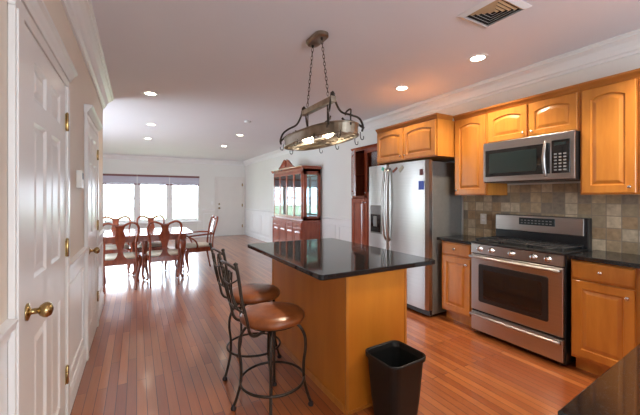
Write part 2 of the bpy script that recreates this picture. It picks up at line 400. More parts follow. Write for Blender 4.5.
def room_door(name, root_loc, rz, wd, ht, hinge_right, knob_z, label, panels=True, cap=True, hz=(.32, 1.06, 1.79)):
    r = bpy.data.objects.new(name, None); COL.objects.link(r); r.location = root_loc; r.rotation_euler = (0, 0, rz); tag(r, label, None, None, 'structure')
    cw = .095
    c = MB()
    for x0, x1 in ((-cw, -.004), (wd+.004, wd+cw)):
        c.bbox(x0, x1, -.022, -.001, 0, ht+.004, .004); c.bbox(x0+.012, x1-.012, -.028, -.02, 0, ht+.0, .003)
    c.bbox(-cw, wd+cw, -.022, -.001, ht+.004, ht+.055, .004)
    if cap:
        c.extr([(-.001, ht+.055), (-.028, ht+.055), (-.034, ht+.07), (-.05, ht+.095), (-.062, ht+.104), (-.062, ht+.118), (-.001, ht+.118)], 'x', -cw-.015, wd+cw+.012)
    c.build('door_casing', 'door', r)
    if panels:
        m_, g = .155, .10; a = (wd-2*m_-g)/2 if wd > .8 else (wd-.24-.08)/2
        m_ = (wd-2*a-g)/2; x1a, x1b, x2a, x2b = m_, m_+a, m_+a+g, wd-m_
        pl = []
        for xa, xb in ((x1a, x1b), (x2a, x2b)):
            for za, zb in ((.22, .80), (1.03, 1.66), (1.75, 1.90)): pl.append((xa, xb, za, zb))
        mb = raised_door(0, wd, .008, ht-.003, -.018, .017, panels=pl)
    else:
        mb = MB().bbox(0, wd, -.018, -.001, .008, ht-.003, .003)
    leaf = mb.build('door_leaf', 'door', r)
    kx = .050 if hinge_right else wd-.065
    k = MB(); k.lathe([(.032, 0), (.032, -.006), (.02, -.010), (.011, -.014), (.011, -.035), (.020, -.040), (.028, -.052), (.029, -.062), (.022, -.074), (.008, -.079), (.001, -.08)], 24, (kx, -.018, knob_z), 'y')
    k.build('door_knob', 'brass', r)
    if not cap:
        MB().lathe([(.028, 0), (.028, -.012), (.02, -.02), (.001, -.022)], 20, (kx, -.018, knob_z+.14), 'y').build('deadbolt', 'brass', r)
    hx = wd+.001 if hinge_right else -.001
    for z in hz:
        h = MB(); h.lathe([(.006, -.05), (.0075, -.048), (.0075, .048), (.006, .05)], 10, (hx, -.026, z)); h.lathe([(.009, .05), (.005, .056), (.001, .06)], 10, (hx, -.026, z))
        h.box(hx-.022, hx+.02, -.0225, -.0195, z-.045, z+.045)
        h.build('hinge', 'brass', r)
    return r
room_door('door_1', (XL, 1.555, 0), pi/2, .82, 2.0, True, .925, 'white six panel door nearest on the left with a brass knob')
room_door('door_2', (XL, 3.38, 0), pi/2, .715, 2.0, True, .892, 'white six panel door further along the left wall')
room_door('door_3', (2.445, YF, 0), 0, .865, 2.01, True, .97, 'plain white entry door in the far wall', panels=False, cap=False)

# ---- triple window on the far wall
def window(name, x0, x1, z0, z1, y, n, label):
    r = bpy.data.objects.new(name, None); COL.objects.link(r); tag(r, label, None, None, 'structure'); r.location = (x0, y, 0)
    wd = x1-x0; f = MB(); cw = .05
    f.box(0, wd, .04, .10, z0, z0+.05).box(0, wd, .04, .10, z1-.05, z1)
    seg = wd/n
    for i in range(n+1):
        a = i*seg; hw = .07 if 0 < i < n else .045
        f.box(max(0, a-hw), min(wd, a+hw), .02, .11, z0, z1)
    f.build('window_frame', 'trim', r)
    for i in range(n):
        a, b = i*seg+.06, (i+1)*seg-.06; zm = (z0+z1)/2+.03
        s = MB()
        for lo, hi, yy in ((z0+.05, zm+.02, .05), (zm-.02, z1-.05, .075)):
            s.box(a, b, yy, yy+.02, lo, lo+.04).box(a, b, yy, yy+.02, hi-.04, hi).box(a, a+.035, yy, yy+.02, lo, hi).box(b-.035, b, yy, yy+.02, lo, hi)
            for k in range(1, 4):
                xx = a+(b-a)*k/4; s.box(xx-.008, xx+.008, yy+.005, yy+.015, lo, hi)
            zz = (lo+hi)/2; s.box(a, b, yy+.005, yy+.015, zz-.008, zz+.008)
        sa = s.build('window_sash', 'trim', r)
        MB().box(a+.03, b-.03, .066, .070, z0+.05, z1-.05).build('window_pane', 'glass', sa)
    MB().bbox(-.06, wd+.06, -.05, .11, z0-.035, z0+.004, .005).box(-.05, wd+.05, -.012, -.001, z0-.09, z0-.035).build('window_sill', 'trim', r)
    return r
window('window_1', -.90, 1.84, .55, 2.03, YF, 3, 'bright triple window in the far dining wall')
seg = 2.74/3
for i in range(3):
    r = thing('window_shade', ['raised lavender pleated shade over the left window section', 'raised lavender pleated shade over the middle window section', 'raised lavender pleated shade over the right window section, nearest the white entry door'][i],
              'shade', (-.90+seg*i, YF, 0), 0, 'pleated shades raised over the dining window')
    a, b = .012, seg-.012
    MB().box(a-.009, b+.009, -.06, -.004, 1.99, 2.05).build('headrail', 'valance', r)
    p = MB(); prof = []
    for k in range(13): prof.append((-.03-(.012 if k % 2 else 0), 1.99-k*.018))
    for k in range(13): prof.append((-.022, 1.99-.216+k*.018))
    p.extr(prof, 'x', a, b); p.build('pleated_fabric', 'shade', r)
    MB().bbox(a, b, -.05, -.015, 1.735, 1.772, .004).build('bottom_rail', 'valance', r)
# unseen windows added outside the frame to let daylight into the room
def plain_window(name, axis, x0, x1, z0, z1, pos, label):
    f = MB()
    def bx(a, b, c, d, lo=.02, hi=.08):
        if axis == 'x': f.box(a, b, pos-hi, pos-lo, c, d)
        else: f.box(pos-hi, pos-lo, a, b, c, d)
    bx(x0, x1, z0, z0+.06); bx(x0, x1, z1-.06, z1); bx(x0, x0+.06, z0, z1); bx(x1-.06, x1, z0, z1); mid = (x0+x1)/2; bx(mid-.04, mid+.04, z0, z1)
    struct(f, name, 'trim', label)
plain_window('added_window_side', 'y', 5.3, 7.5, .3, 2.2, XD, 'unseen side window added to bring daylight into the dining area')
plain_window('added_window_back', 'x', .25, 2.55, .6, 2.1, YB, 'unseen window added behind the camera to bring daylight into the kitchen')

# ---------------------------------------------------------------- recessed lights
GRP = None
def can(x, y, label, power, lit=True, r=.075):
    t = thing('recessed_light', label, 'ceiling light', (x, y, ZC))
    MB().lathe([(r*.78, -.001), (r*.8, -.004), (r+.012, -.005), (r+.016, -.001)], 28, caps=False).build('trim_ring', 'trim', t)
    MB().lathe([(.001, -.0015), (r*.8, -.0015), (r*.8, -.003), (.001, -.003)], 28).build('lamp_lens', 'bulb', t)
    if power:
        light('can_lamp', 'SPOT', (0, 0, -.02), (0, 0, 0), power, (1, .86, .68), t, spot_size=radians(116), spot_blend=.7, shadow_soft_size=.06)
    return t
can(2.715, 1.889, 'round recessed ceiling light nearest the microwave cabinets', 62)
can(2.692, 2.842, 'round recessed ceiling light in front of the cabinet over the refrigerator', 48)
can(2.70, .58, 'round recessed ceiling light over the right hand counter', 70)
can(.95, .35, 'unseen round recessed ceiling light added overhead near the left hall', 24)  # unseen fixture added for more light in the kitchen
can(.148, 4.503, 'recessed ceiling light nearest the left wall crown moulding', 12)
can(.226, 6.421, 'bright recessed ceiling light above the dining table', 12)
can(1.843, 6.622, 'recessed ceiling light toward the china hutch in the dining area', 12)
can(.214, 7.996, 'small recessed ceiling light in front of the triple window', 8)
can(1.894, 8.246, 'small far recessed ceiling light in front of the white entry door', 8)
sd = MB().lathe([(.055, 0), (.055, -.02), (.04, -.032), (.001, -.034)], 24, (1.62, 5.35, ZC)).build('smoke_detector', 'trim')
tag(sd, 'small round white smoke detector on the ceiling past the pot rack', 'smoke detector')

# ceiling register
vt = thing('ceiling_vent', 'white square ceiling register with dark gaps and louvres painted with a tan wood reflection', 'vent', (2.12, 1.36, ZC))
f = MB(); A = .165
for s_ in (0, 1, 2, 3):
    c_, s2 = cos(s_*pi/2), sin(s_*pi/2)
    R = lambda x, y, z: (c_*x-s2*y, s2*x+c_*y, z)
    f.loft([[R(-A, -A, -.001), R(A, -A, -.001), R(A-.035, -A+.035, -.014), R(-A+.035, -A+.035, -.014)], [R(-A, -A, -.004), R(A, -A, -.004), R(A-.035, -A+.035, -.018), R(-A+.035, -A+.035, -.018)]])
f.build('frame', 'trim', vt)
MB().box(-A+.03, A-.03, -A+.03, A-.03, -.003, -.0012).build('duct_opening', 'dark', vt)
for q in range(4):
    c_, s2 = cos(q*pi/2), sin(q*pi/2)
    for k in range(5):
        h = .130-k*.026
        R = lambda x, y, z: (c_*x-s2*y, s2*x+c_*y, z)
        L0 = [R(-h, -h, -.005), R(h, -h, -.005), R(h-.011, -h+.011, -.013), R(-h+.011, -h+.011, -.013)]
        L1 = [R(-h, -h, -.0065), R(h, -h, -.0065), R(h-.011, -h+.011, -.0145), R(-h+.011, -h+.011, -.0145)]
        MB().loft([L0, L1]).build('louver', 'vent_reflection' if q in (3, 0) else 'trim', vt)  # two sides carry the painted wood reflection, the others stay white

# ---------------------------------------------------------------- kitchen right wall
RZ = -pi/2          # local x runs toward the camera, local -y faces the room
def base_unit(x_face, y_far, wd, label, drawers=1, knob_right=True, depth=None):
    dp = (XR-.001-x_face) if depth is None else depth
    t = thing('base_cabinet', label, 'cabinet', (x_face, y_far, 0), RZ, 'maple base cabinets along the right wall')
    b = MB().box(0, wd, .02, dp, .11, .874).box(0, wd, .095, dp, 0, .11)
    b.build('body', 'maple', t)
    raised_door(.012, wd-.012, .135, .715, 0, .019, .058).build('door', 'maple', t)
    d = kids(t)[-1]
    knob(MB(), (wd-.045) if knob_right else .045, .655, 0).build('door_knob', 'chrome', d)
    dr = MB(); e = .012
    L = lambda dd, y: [(.012+dd, y, .73+dd), (wd-.012-dd, y, .73+dd), (wd-.012-dd, y, .862-dd), (.012+dd, y, .862-dd)]
    dr.loft([L(0, .019), L(0, .006), L(.012, .0)]); dr = dr.build('drawer', 'maple', t)
    knob(MB(), wd/2, .80, 0).build('drawer_knob', 'chrome', dr)
    return t
XB = 2.96
base_unit(XB, 2.515, .375, 'narrow maple base cabinet between refrigerator and stove')
base_unit(XB, 1.268, .392, 'maple base cabinet just right of the stove')
base_unit(XB, .875, .335, 'maple base cabinet at the right edge, meeting the near counter')

def upper_unit(x_face, y_far, wd, z0, z1, n, label, arch=.035, knob_side=None, kz=None):
    dp = XR-.001-x_face
    t = thing('wall_cabinet', label, 'cabinet', (x_face, y_far, 0), RZ, 'maple wall cabinets with arched panel doors')
    MB().box(0, wd, .02, dp, z0, z1).build('body', 'maple', t)
    w_ = (wd-.012)/n
    for i in range(n):
        a = .006+i*w_+.009; b = .006+(i+1)*w_-.009
        d = raised_door(a, b, z0+.012, z1-.008, 0, .019, .058 if z1-z0 > .5 else .05, arch).build('door', 'maple', t)
        ks = knob_side[i] if knob_side else 'r'
        kx = b-.03 if ks == 'r' else a+.03
        knob(MB(), kx, z0+.055, 0, .012, .022).build('door_knob', 'chrome', d)
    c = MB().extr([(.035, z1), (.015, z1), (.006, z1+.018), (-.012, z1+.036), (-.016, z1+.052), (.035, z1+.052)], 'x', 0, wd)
    c.build('cornice', 'maple_shaded', t)  # cornice maple has its shade painted in
    return t
XU = 3.06
upper_unit(XU, 2.425, .39, 1.375, 2.2, 1, 'tall narrow maple wall cabinet left of the microwave', .03, 'l')
upper_unit(XU, 2.032, .782, 1.885, 2.2, 2, 'short two door maple wall cabinet above the microwave', .03, 'rl')
upper_unit(XU, 1.248, .69, 1.375, 2.2, 2, 'tall maple wall cabinet to the right of the microwave', .03, 'rl')
t = upper_unit(2.79, 3.43, 1.0, 1.80, 2.2, 2, 'deep two door maple cabinet above the refrigerator', .03, 'rl')
c = MB(); c.loft([[(1.0, y, z) for y, z in ((.015, 2.2), (.26, 2.2), (.26, 2.252), (-.016, 2.252))], [(1.016, y, z) for y, z in ((-.005, 2.24), (.25, 2.24), (.25, 2.252), (-.016, 2.252))]]); c.build('side_cornice', 'maple_shaded', t)

# counters on the right wall
def slab(name, poly, z1, label, th=.032, cat='counter', grp=None):
    o = MB().prism(poly, z1-th, z1, .004).build(name, 'granite'); tag(o, label, cat, grp); return o
slab('countertop', [(2.935, 2.117), (3.405, 2.117), (3.405, 2.55), (2.935, 2.55)], .914-.006, 'small black granite counter between refrigerator and stove')
slab('countertop', [(2.935, .54), (3.405, .54), (3.405, 1.27), (2.935, 1.27)], .914-.006, 'black granite counter to the right of the stove')
slab('countertop', [(.765, -.30), (3.405, -.30), (3.405, .535), (.765, .350)], .914, 'black granite near counter in the bottom right corner')
pn = thing('peninsula_cabinet', 'maple cabinet under the near counter in the bottom right corner', 'cabinet', (.84, .325, 0), 0)
MB().box(0, 2.11, -.6, -.02, .10, .880).box(.0, 2.11, -.55, -.09, 0, .10).build('body', 'maple_panel', pn)
for i in range(3):
    d = MB(); a = .02+i*.69
    raised_door(a, a+.66, .13, .865, 0, .019, .06, mb=d)
    d.v = [(x, -y-.0, z) for x, y, z in d.v]
    d.build('door', 'maple', pn)
# backsplash
tag(MB().box(XR-.010, XR-.0005, .40, 2.56, .90, 1.374).box(XR-.010, XR-.0005, 1.255, 2.03, 1.374, 1.48).build('backsplash', 'tile'), 'tumbled stone tile backsplash in brown and beige behind the stove', 'backsplash')
def outlet(y, label, kind='outlet'):
    t = thing('wall_outlet', label, 'outlet', (XR-.0105, y, 1.11), RZ)
    MB().bbox(-.036, .036, -.006, 0, -.058, .058, .003).build('cover_plate', 'plate', t)
    s = MB()
    for z in (-.028, .012): s.bbox(-.017, .017, -.009, -.004, z, z+.026, .003)
    s.build('receptacle', 'trim', t)
outlet(2.30, 'ivory outlet plate on the tile left of the stove')

# ---------------------------------------------------------------- stove
st = thing('stove', 'stainless steel gas stove with black cooktop between the maple base cabinets', 'stove', (2.935, 2.113, 0), RZ)
w = .819; D = XR-.014-2.935
MB().box(0, w, .015, D, .03, .895).build('body', 'black', st)
for x in (.05, w-.05):
    for y in (.08, D-.06): MB().lathe([(.018, 0), (.018, .03)], 12, (x, y, 0)).build('foot', 'black', st)
d = MB().bbox(.006, w-.006, -.012, .014, .245, .795, .006).build('oven_door', 'steel', st)
g = MB(); g.loft([[(x, -.0125, z) for x, z in rrect(.085, w-.11, .335, .705, .02)], [(x, -.0155, z) for x, z in rrect(.09, w-.115, .34, .70, .02)]]); g.build('oven_window_frame', 'black', d)
g = MB(); g.loft([[(x, -.0150, z) for x, z in rrect(.135, w-.16, .375, .655, .01)], [(x, -.0165, z) for x, z in rrect(.137, w-.162, .377, .653, .01)]]); g.build('oven_window', 'blackgl', d)
def bar_handle(parent, x0, x1, z, y0, bow=.0, m='steel', r=.012, stand=.05):
    h = MB(); n = 14
    h.tube([(x0+(x1-x0)*k/n, y0-stand-bow*(1-(2*k/n-1)**2), z) for k in range(n+1)], r, 10)
    for x in (x0+.03, x1-.03): h.tube([(x, y0, z), (x, y0-stand, z)], r*.8, 8)
    return h.build('handle', m, parent)
bar_handle(d, .012, w-.012, .772, -.012, .012, stand=.035, r=.014)
dr = MB().bbox(.006, w-.006, -.012, .014, .045, .225, .006).build('storage_drawer', 'steel', st)
bar_handle(dr, .012, w-.012, .203, -.012, .010, stand=.028, r=.013)
cp = MB(); cp.extr([(.014, .805), (-.012, .805), (-.006, .893), (.014, .893)], 'x', .004, w-.004); cp = cp.build('control_panel', 'steel', st)
for x in (.10, .22, .41, .595, .705):
    k = MB(); k.lathe([(.030, -.007), (.030, -.012), (.021, -.016), (.020, -.036), (.016, -.040), (.001, -.041)], 20, (x, 0, .85), 'y'); k.box(x-.004, x+.004, -.046, -.036, .835, .868)
    k.build('burner_knob', 'chrome', cp)
ct = MB().bbox(.0, w, -.018, D-.075, .894, .916, .006).build('cooktop', 'black', st)
for x, y in ((.16, .13), (.16, .33), (.41, .23), (.66, .13), (.66, .33)):
    MB().lathe([(.05, .916), (.05, .922), (.036, .926), (.036, .934), (.03, .937), (.001, .938)], 20, (x, y, 0)).build('burner', 'iron', ct)
for i in range(3):
    a = .025+i*.258; b = a+.252; g = MB(); zt = .947
    for y in (.03, .385): g.bbox(a, b, y-.006, y+.006, zt-.012, zt, .003)
    for x in (a+.006, b-.006): g.bbox(x-.006, x+.006, .03, .385, zt-.012, zt, .003)
    for y in (.13, .21, .29): g.bbox(a, b, y-.005, y+.005, zt-.010, zt+.003, .002)
    for x in ((a+b)/2-.05, (a+b)/2+.05): g.bbox(x-.005, x+.005, .03, .385, zt-.010, zt+.003, .002)
    for x in (a+.012, b-.012):
        for y in (.04, .375): g.box(x-.008, x+.008, y-.008, y+.008, .915, zt-.006)
    g.build('grate', 'iron', ct)
bk = MB(); bk.bbox(.0, w, D-.07, D, .895, 1.175, .006); bk = bk.build('backguard', 'black', st)
pl = MB(); pl.bbox(.006, w-.03, D-.078, D-.068, 1.02, 1.172, .008).build('backguard_panel', 'steel', bk)
dp = MB(); dp.bbox(.25, .57, D-.082, D-.076, 1.085, 1.155, .004).build('display', 'display', bk)
ky = MB()
for i in range(9):
    for j in range(2): ky.box(.27+i*.032, .288+i*.032, D-.0832, D-.0815, 1.10+j*.025, 1.108+j*.025)
ky.build('touch_keys', 'key', bk)

# ---------------------------------------------------------------- microwave
mw = thing('microwave', 'stainless over-the-range microwave hanging under the short maple cabinet', 'microwave', (3.0, 2.03, 0), RZ)
w = .776; z0, z1 = 1.497, 1.883
MB().box(.002, w-.002, .02, XR-.012-3.0, z0, z1).build('body', 'black', mw)
fr = MB().bbox(0, w, 0, .019, z0+.006, z1, .004).build('front_frame', 'steel', mw)
MB().bbox(.028, .60, -.010, .002, z0+.055, z1-.075, .004).build('door', 'blackgl', mw)
d = kids(mw)[-1]
MB().bbox(.07, .50, -.0125, -.009, z0+.085, z1-.11, .002).build('door_window', 'display', d)
h = MB(); n = 14; h.tube([(.575, -.02-.028*sin(pi*k/n), z0+.03+(z1-z0-.085)*k/n) for k in range(n+1)], [.009, .013, .014, .013, .009], 10); h.build('handle', 'steel', d)
cp = MB().bbox(.615, .745, -.010, .002, z0+.055, z1-.06, .003).build('control_panel', 'blackgl', mw)
ky = MB()
for i in range(3):
    for j in range(6): ky.box(.635+i*.034, .655+i*.034, -.0115, -.0098, z0+.075+j*.026, z0+.087+j*.026)
ky.build('keypad', 'key', cp)
MB().box(.637, .72, -.0115, -.0098, z1-.105, z1-.08).build('clock_display', 'display', cp)
v = MB()
for i in range(20): v.box(.05+i*.034, .07+i*.034, .03, .25, z0-.0015, z0+.0)
v.build('vent_grille', 'steel_side', mw)

# ---------------------------------------------------------------- refrigerator
fy0, fy1, FX, FH = 2.573, 3.655, 2.83, 1.775
fr = thing('refrigerator', 'side by side stainless refrigerator with ice dispenser beside the island', 'refrigerator', (FX, fy1, 0), RZ)
w = fy1-fy0; sx = .415
MB().bbox(.004, w-.004, .065, XR-.02-FX, .03, FH-.015, .006).build('body', 'steel_side', fr)
def curved_slab(x0, x1, z0, z1, bow, nm, y0=0, y1=.06):
    mb = MB(); n = 14; L = []
    front = [(x0+(x1-x0)*k/n, y0-bow*(1-(2*k/n-1)**2)+(.012 if k in (0, n) else 0)) for k in range(n+1)]
    poly = front+[(x1, y1), (x0, y1)]
    mb.loft([[(x, y, z0) for x, y in poly], [(x, y, z1) for x, y in poly]]); return mb.build(nm, 'steel', fr)
fd = curved_slab(0, sx-.003, .085, FH, .012, 'freezer_door')
rd = curved_slab(sx+.003, w, .085, FH, .014, 'refrigerator_door')
MB().box(.01, w-.01, .03, .10, .02, .08).build('base_grille', 'black', fr)
for x in (.06, w-.06):
    for y in (.10, .50): MB().lathe([(.02, 0), (.02, .035)], 12, (x, y, 0)).build('roller', 'black', fr)
for x, d in ((sx-.032, fd), (sx+.036, rd)):
    h = MB(); n = 20; pts = []
    for k in range(n+1):
        t = k/n; pts.append((x, -.02-.052*sin(pi*t)**.55 if 0 < t < 1 else -.008, .80+.92*t))
    h.tube(pts, [.013, .016, .018, .018, .016, .013], 10); h.build('handle', 'steel', d)
dd = MB(); dd.bbox(.07, .30, -.020, -.004, .865, 1.245, .006); dd = dd.build('ice_dispenser', 'steel_side', fd)
MB().bbox(.082, .288, -.022, -.0195, 1.13, 1.235, .003).build('dispenser_panel', 'key', dd)
MB().bbox(.082, .288, -.0215, -.0195, .885, 1.12, .003).build('dispenser_recess', 'blackgl', dd)
MB().bbox(.15, .22, -.034, -.021, .96, 1.10, .006).build('dispenser_paddle', 'key', dd)
def magnet(px, z, sx_, sz, m, label, tilt=0):
    b = MB().bbox(-sx_/2, sx_/2, -.006, 0, -sz/2, sz/2, .002).build('fridge_magnet', m)
    lx = px; bow = .012 if lx < sx else .014; a, b_ = (0, sx-.003) if lx < sx else (sx+.003, w)
    q = (lx-a)/(b_-a); yy = -bow*(1-(2*q-1)**2)-.0012
    b.matrix_world = Matrix.Translation((FX+yy, fy1-lx, z)) @ Matrix.Rotation(RZ, 4, 'Z') @ Matrix.Rotation(tilt, 4, 'Y')
    tag(b, label, 'magnet', 'magnets and stickers on the refrigerator doors')
magnet(.325, 1.725, .05, .045, 'green', 'small green magnet at the top of the left refrigerator door', .4)
magnet(.345, 1.615, .03, .12, 'bronze', 'long dark magnet hanging beside the left refrigerator handle')
magnet(.555, 1.695, .10, .03, 'mahog', 'reddish slanted magnet high on the right refrigerator door', -.5)
magnet(.67, 1.70, .09, .045, 'nickel', 'tan slanted magnet near the middle of the right refrigerator door', -.7)
magnet(.985, 1.64, .045, .07, 'valance', 'small dark red magnet above the blue sticker')
magnet(.985, 1.49, .075, .10, 'sticker', 'blue sticker at the upper right of the refrigerator door')

# ---------------------------------------------------------------- cherry pantry cabinet beside the refrigerator
cX = 3.10; ya, yb = 3.70, 4.43
ch = thing('cherry_cabinet', 'tall dark cherry cabinet with an open upper door beside the refrigerator', 'cabinet', (cX, yb, 0), RZ)
w = yb-ya; D = XR-.002-cX
b = MB(); b.box(0, .025, .0, D, .0, 2.11).box(w-.025, w, 0, D, 0, 2.11).box(.025, w-.025, D-.012, D, .0, 2.11)
b.box(.025, w-.025, .0, D, 2.09, 2.11).box(.025, w-.025, .0, D, .09, .11).box(.025, w-.025, 0, D-.012, 1.345, 1.375)
b.box(w/2-.04, w/2+.04, 0, .02, 0, 2.09).box(.025, w-.025, .03, .05, 0, .09).box(.025, w-.025, .02, D-.012, 1.70, 1.715)
b.build('body', 'cherry', ch)
b = MB().extr([(.03, 2.11), (-.01, 2.11), (-.018, 2.13), (-.03, 2.145), (.03, 2.145)], 'x', -.012, w+.012).build('cornice', 'cherry', ch)
raised_door(.006, w/2-.003, .115, 1.335, -.021, .019, .06).build('lower_door', 'cherry', ch); k1 = kids(ch)[-1]
knob(MB(), w/2-.03, 1.27, -.021, .012, .02).build('door_knob', 'chrome', k1)
raised_door(w/2+.003, w-.006, .115, 1.335, -.021, .019, .06).build('lower_door', 'cherry', ch); k2 = kids(ch)[-1]
knob(MB(), w/2+.03, 1.27, -.021, .012, .02).build('door_knob', 'chrome', k2)
# upper doors: left one ajar
ud = raised_door(0, w/2-.009, 1.375, 2.085, -.019, .019, .06).build('upper_door', 'cherry', ch)
ud.location = (.006, -.003, 0); ud.rotation_euler = (0, 0, -radians(27))
knob(MB(), w/2-.05, 1.42, -.019, .012, .02).build('door_knob', 'chrome', ud)
x0, x1 = w/2+.003, w-.006
g = MB(); g.bbox(x0, x0+.055, -.021, -.002, 1.375, 2.085).bbox(x1-.055, x1, -.021, -.002, 1.375, 2.085).bbox(x0+.055, x1-.055, -.021, -.002, 1.375, 1.43).bbox(x0+.055, x1-.055, -.021, -.002, 2.03, 2.085)
g = g.build('glass_door', 'cherry', ch)
MB().box(x0+.05, x1-.05, -.014, -.009, 1.42, 2.04).build('door_glass', 'glass_cab', g)
knob(MB(), x0+.028, 1.42, -.021, .012, .02).build('door_knob', 'chrome', g)

# ---------------------------------------------------------------- island
isl = thing('kitchen_island', 'honey maple kitchen island under a black granite top', 'island', (1.14, 1.69, 0), 0)
bw, bd, bh = .495, 1.27, .880
MB().box(.0, bw, .0, bd, .0, bh).build('body', 'maple_panel', isl)
for x, y in ((-.006, -.006), (bw-.012, -.006), (-.006, bd-.012), (bw-.012, bd-.012)):
    MB().bbox(x, x+.018, y, y+.018, .0, bh, .004).build('corner_post', 'maple', isl)
b = MB(); b.bbox(-.010, -.001, .012, bd-.012, 0, .05, .003).bbox(.012, bw-.012, -.010, -.001, 0, .018, .003); b.build('base_shoe', 'maple', isl)
for i in range(3):
    dm = MB(); a = .02+i*.415; raised_door(a, a+.40, .12, .70, 0, .019, .055, mb=dm)
    dm.v = [(bw+.02-y, x, z) for x, y, z in dm.v]; dm.build('door', 'maple', isl)
    dm = MB().bbox(bw+.001, bw+.02, a, a+.40, .715, .86); dm.build('drawer', 'maple', isl)
slab('island_countertop', rrect(.905, 1.845, 1.60, 3.02, .03), .914, 'large black granite island top reflecting the china hutch', cat='counter')

# ---------------------------------------------------------------- waste bin
bx, by = 1.392, 1.53
wb = thing('waste_bin', 'black plastic waste bin standing against the front of the island', 'bin', (bx, by, 0), radians(3))
L = []
def rr(hx, hy, r, z): return [(x, y, z) for x, y in rrect(-hx, hx, -hy, hy, r)]
out = [rr(.105, .10, .04, 0), rr(.118, .113, .045, .12), rr(.136, .130, .05, .365), rr(.146, .139, .052, .368), rr(.148, .141, .053, .386), rr(.145, .138, .052, .39), rr(.140, .133, .050, .386), rr(.132, .126, .048, .36), rr(.104, .099, .04, .012)]
MB().loft(out).build('bucket', 'bin', wb)
rim = MB(); rim.tube([(x, y, .392) for x, y in rrect(-.1455, .1455, -.1385, .1385, .052, 8)], .0035, 6, closed=True); rim.build('rim', 'bin', wb)

# ---------------------------------------------------------------- bar stools
def stool(cx, cy, base_rot, face_rot, label):
    t = thing('bar_stool', label, 'bar stool', (cx, cy, 0), face_rot, 'swivel bar stools beside the island')
    br = base_rot-face_rot
    for k in range(4):
        a = br+k*pi/2; c_, s_ = cos(a), sin(a)
        pts = sm([(r*c_, r*s_, z) for r, z in ((.03, .535), (.10, .545), (.165, .525), (.205, .46), (.212, .38), (.200, .28), (.203, .17), (.225, .08), (.245, .022))], 5)
        lg = MB().tube(pts, .0095, 8).build('leg', 'bronze', t)
        MB().lathe([(.017, 0), (.019, .010), (.012, .022), (.008, .03)], 12, (.247*c_, .247*s_, 0)).build('foot_cap', 'rubber', lg)
    MB().tube([(.204*cos(2*pi*k/40), .204*sin(2*pi*k/40), .19) for k in range(40)], .0085, 8, closed=True).build('footrest_ring', 'bronze', t)
    MB().lathe([(.05, .525), (.055, .53), (.055, .548), (.10, .552), (.17, .556), (.17, .566)], 24).build('swivel_plate', 'bronze', t)
    se = MB().lathe([(.168, .565), (.196, .572), (.207, .588), (.205, .606), (.188, .622), (.15, .632), (.08, .636), (.001, .637)], 36).build('seat_cushion', 'leather', t)
    f = MB()
    def xb(z): return -.195-.09*((z-.56)/.42)**1.0-.015*sin(pi*min(1, max(0, (z-.56)/.42)))
    posts = {}
    for s_ in (-1, 1):
        pts = sm([(-.10, s_*.11, .553), (-.165, s_*.14, .548), (-.205, s_*.155, .575), (xb(.66), s_*.160, .66), (xb(.78), s_*.165, .78), (xb(.90), s_*.172, .90), (xb(.98)-.01, s_*.178, .985)], 5)
        f.tube(pts, .0095, 8)
        f.lathe([(.010, -.006), (.014, 0), (.010, .008), (.001, .012)], 10, (xb(.98)-.01, s_*.178, .985))
    def rail(z0, sag, r=.006, hw=.17):
        f.tube([(xb(z0)-.03*(1-(u/10)**2)*0-.022*(1-(u/10)**2), hw*u/10, z0+sag*(1-(u/10)**2)) for u in range(-10, 11)], r, 7)
    rail(.945, .02, .008); rail(.90, -.055, .005); rail(.70, .0, .007)
    for q in (-.10, -.045, .045, .10):
        f.tube(sm([(xb(.70)-.018, q, .70), (xb(.80)-.02, q*.6, .80), (xb(.90)-.022, q*1.15, .93)], 6), .0048, 6)
    for q in (-.075, .075):
        f.tube([(xb(.92)-.02, q+.022*cos(2*pi*k/16), .905+.026*sin(2*pi*k/16)) for k in range(16)], .0035, 6, closed=True)
    f.build('backrest', 'bronze', t)
    return t
stool(.765, 1.985, radians(-24), radians(2), 'nearer bar stool with brown leather seat and bronze frame')
stool(.812, 2.515, radians(13.5), radians(3), 'farther bar stool, partly behind the nearer one, with brown leather seat')

# ---------------------------------------------------------------- pot rack
pr_ = thing('pot_rack', 'oval metal pot rack light hanging on chains over the island', 'pot rack', (1.25, 2.27, 0), 0)
cn = MB(); cn.loft([[(x, y, ZC-.001) for x, y in rrect(-.055, .055, -.12, .12, .05)], [(x, y, ZC-.026) for x, y in rrect(-.055, .055, -.12, .12, .05)], [(x, y, ZC-.036) for x, y in rrect(-.045, .045, -.11, .11, .044)]])
cn.build('ceiling_canopy', 'nickel', pr_)
def link(c, r, rr_, ang, t):
    pass
def chain(p, q, name='chain'):
    p = Vector(p); q = Vector(q); n = max(3, int((q-p).length/.03)); d = (q-p).normalized(); mb = MB()
    u = d.orthogonal().normalized(); v_ = d.cross(u)
    for i in range(n):
        c = p+(q-p)*((i+.5)/n); e = u if i % 2 else v_
        pts = [tuple(c+d*(.021*cos(2*pi*k/10))+e*(.008*sin(2*pi*k/10))) for k in range(10)]
        mb.tube(pts, .0022, 5, closed=True)
    return mb.build(name, 'bronze', pr_)
for s_ in (-1, 1):
    MB().lathe([(.012, ZC-.03), (.010, ZC-.045), (.004, ZC-.055), (.001, ZC-.056)], 10, (0, s_*.075, 0)).build('hanger_loop', 'bronze', pr_)
    chain((0, s_*.075, ZC-.055), (0, s_*.17, 2.115))
bar = MB(); bar.bbox(-.022, .022, -.25, .25, 2.05, 2.095, .004); bar.build('top_bar', 'nickel', pr_)
def ell(a, b, z, n=48, p=2.5):
    out = []
    for k in range(n):
        t = 2*pi*k/n; c_, s_ = cos(t), sin(t)
        out.append((a*math.copysign(abs(c_)**(2/p), c_), b*math.copysign(abs(s_)**(2/p), s_), z))
    return out
HX, HY = .17, .465
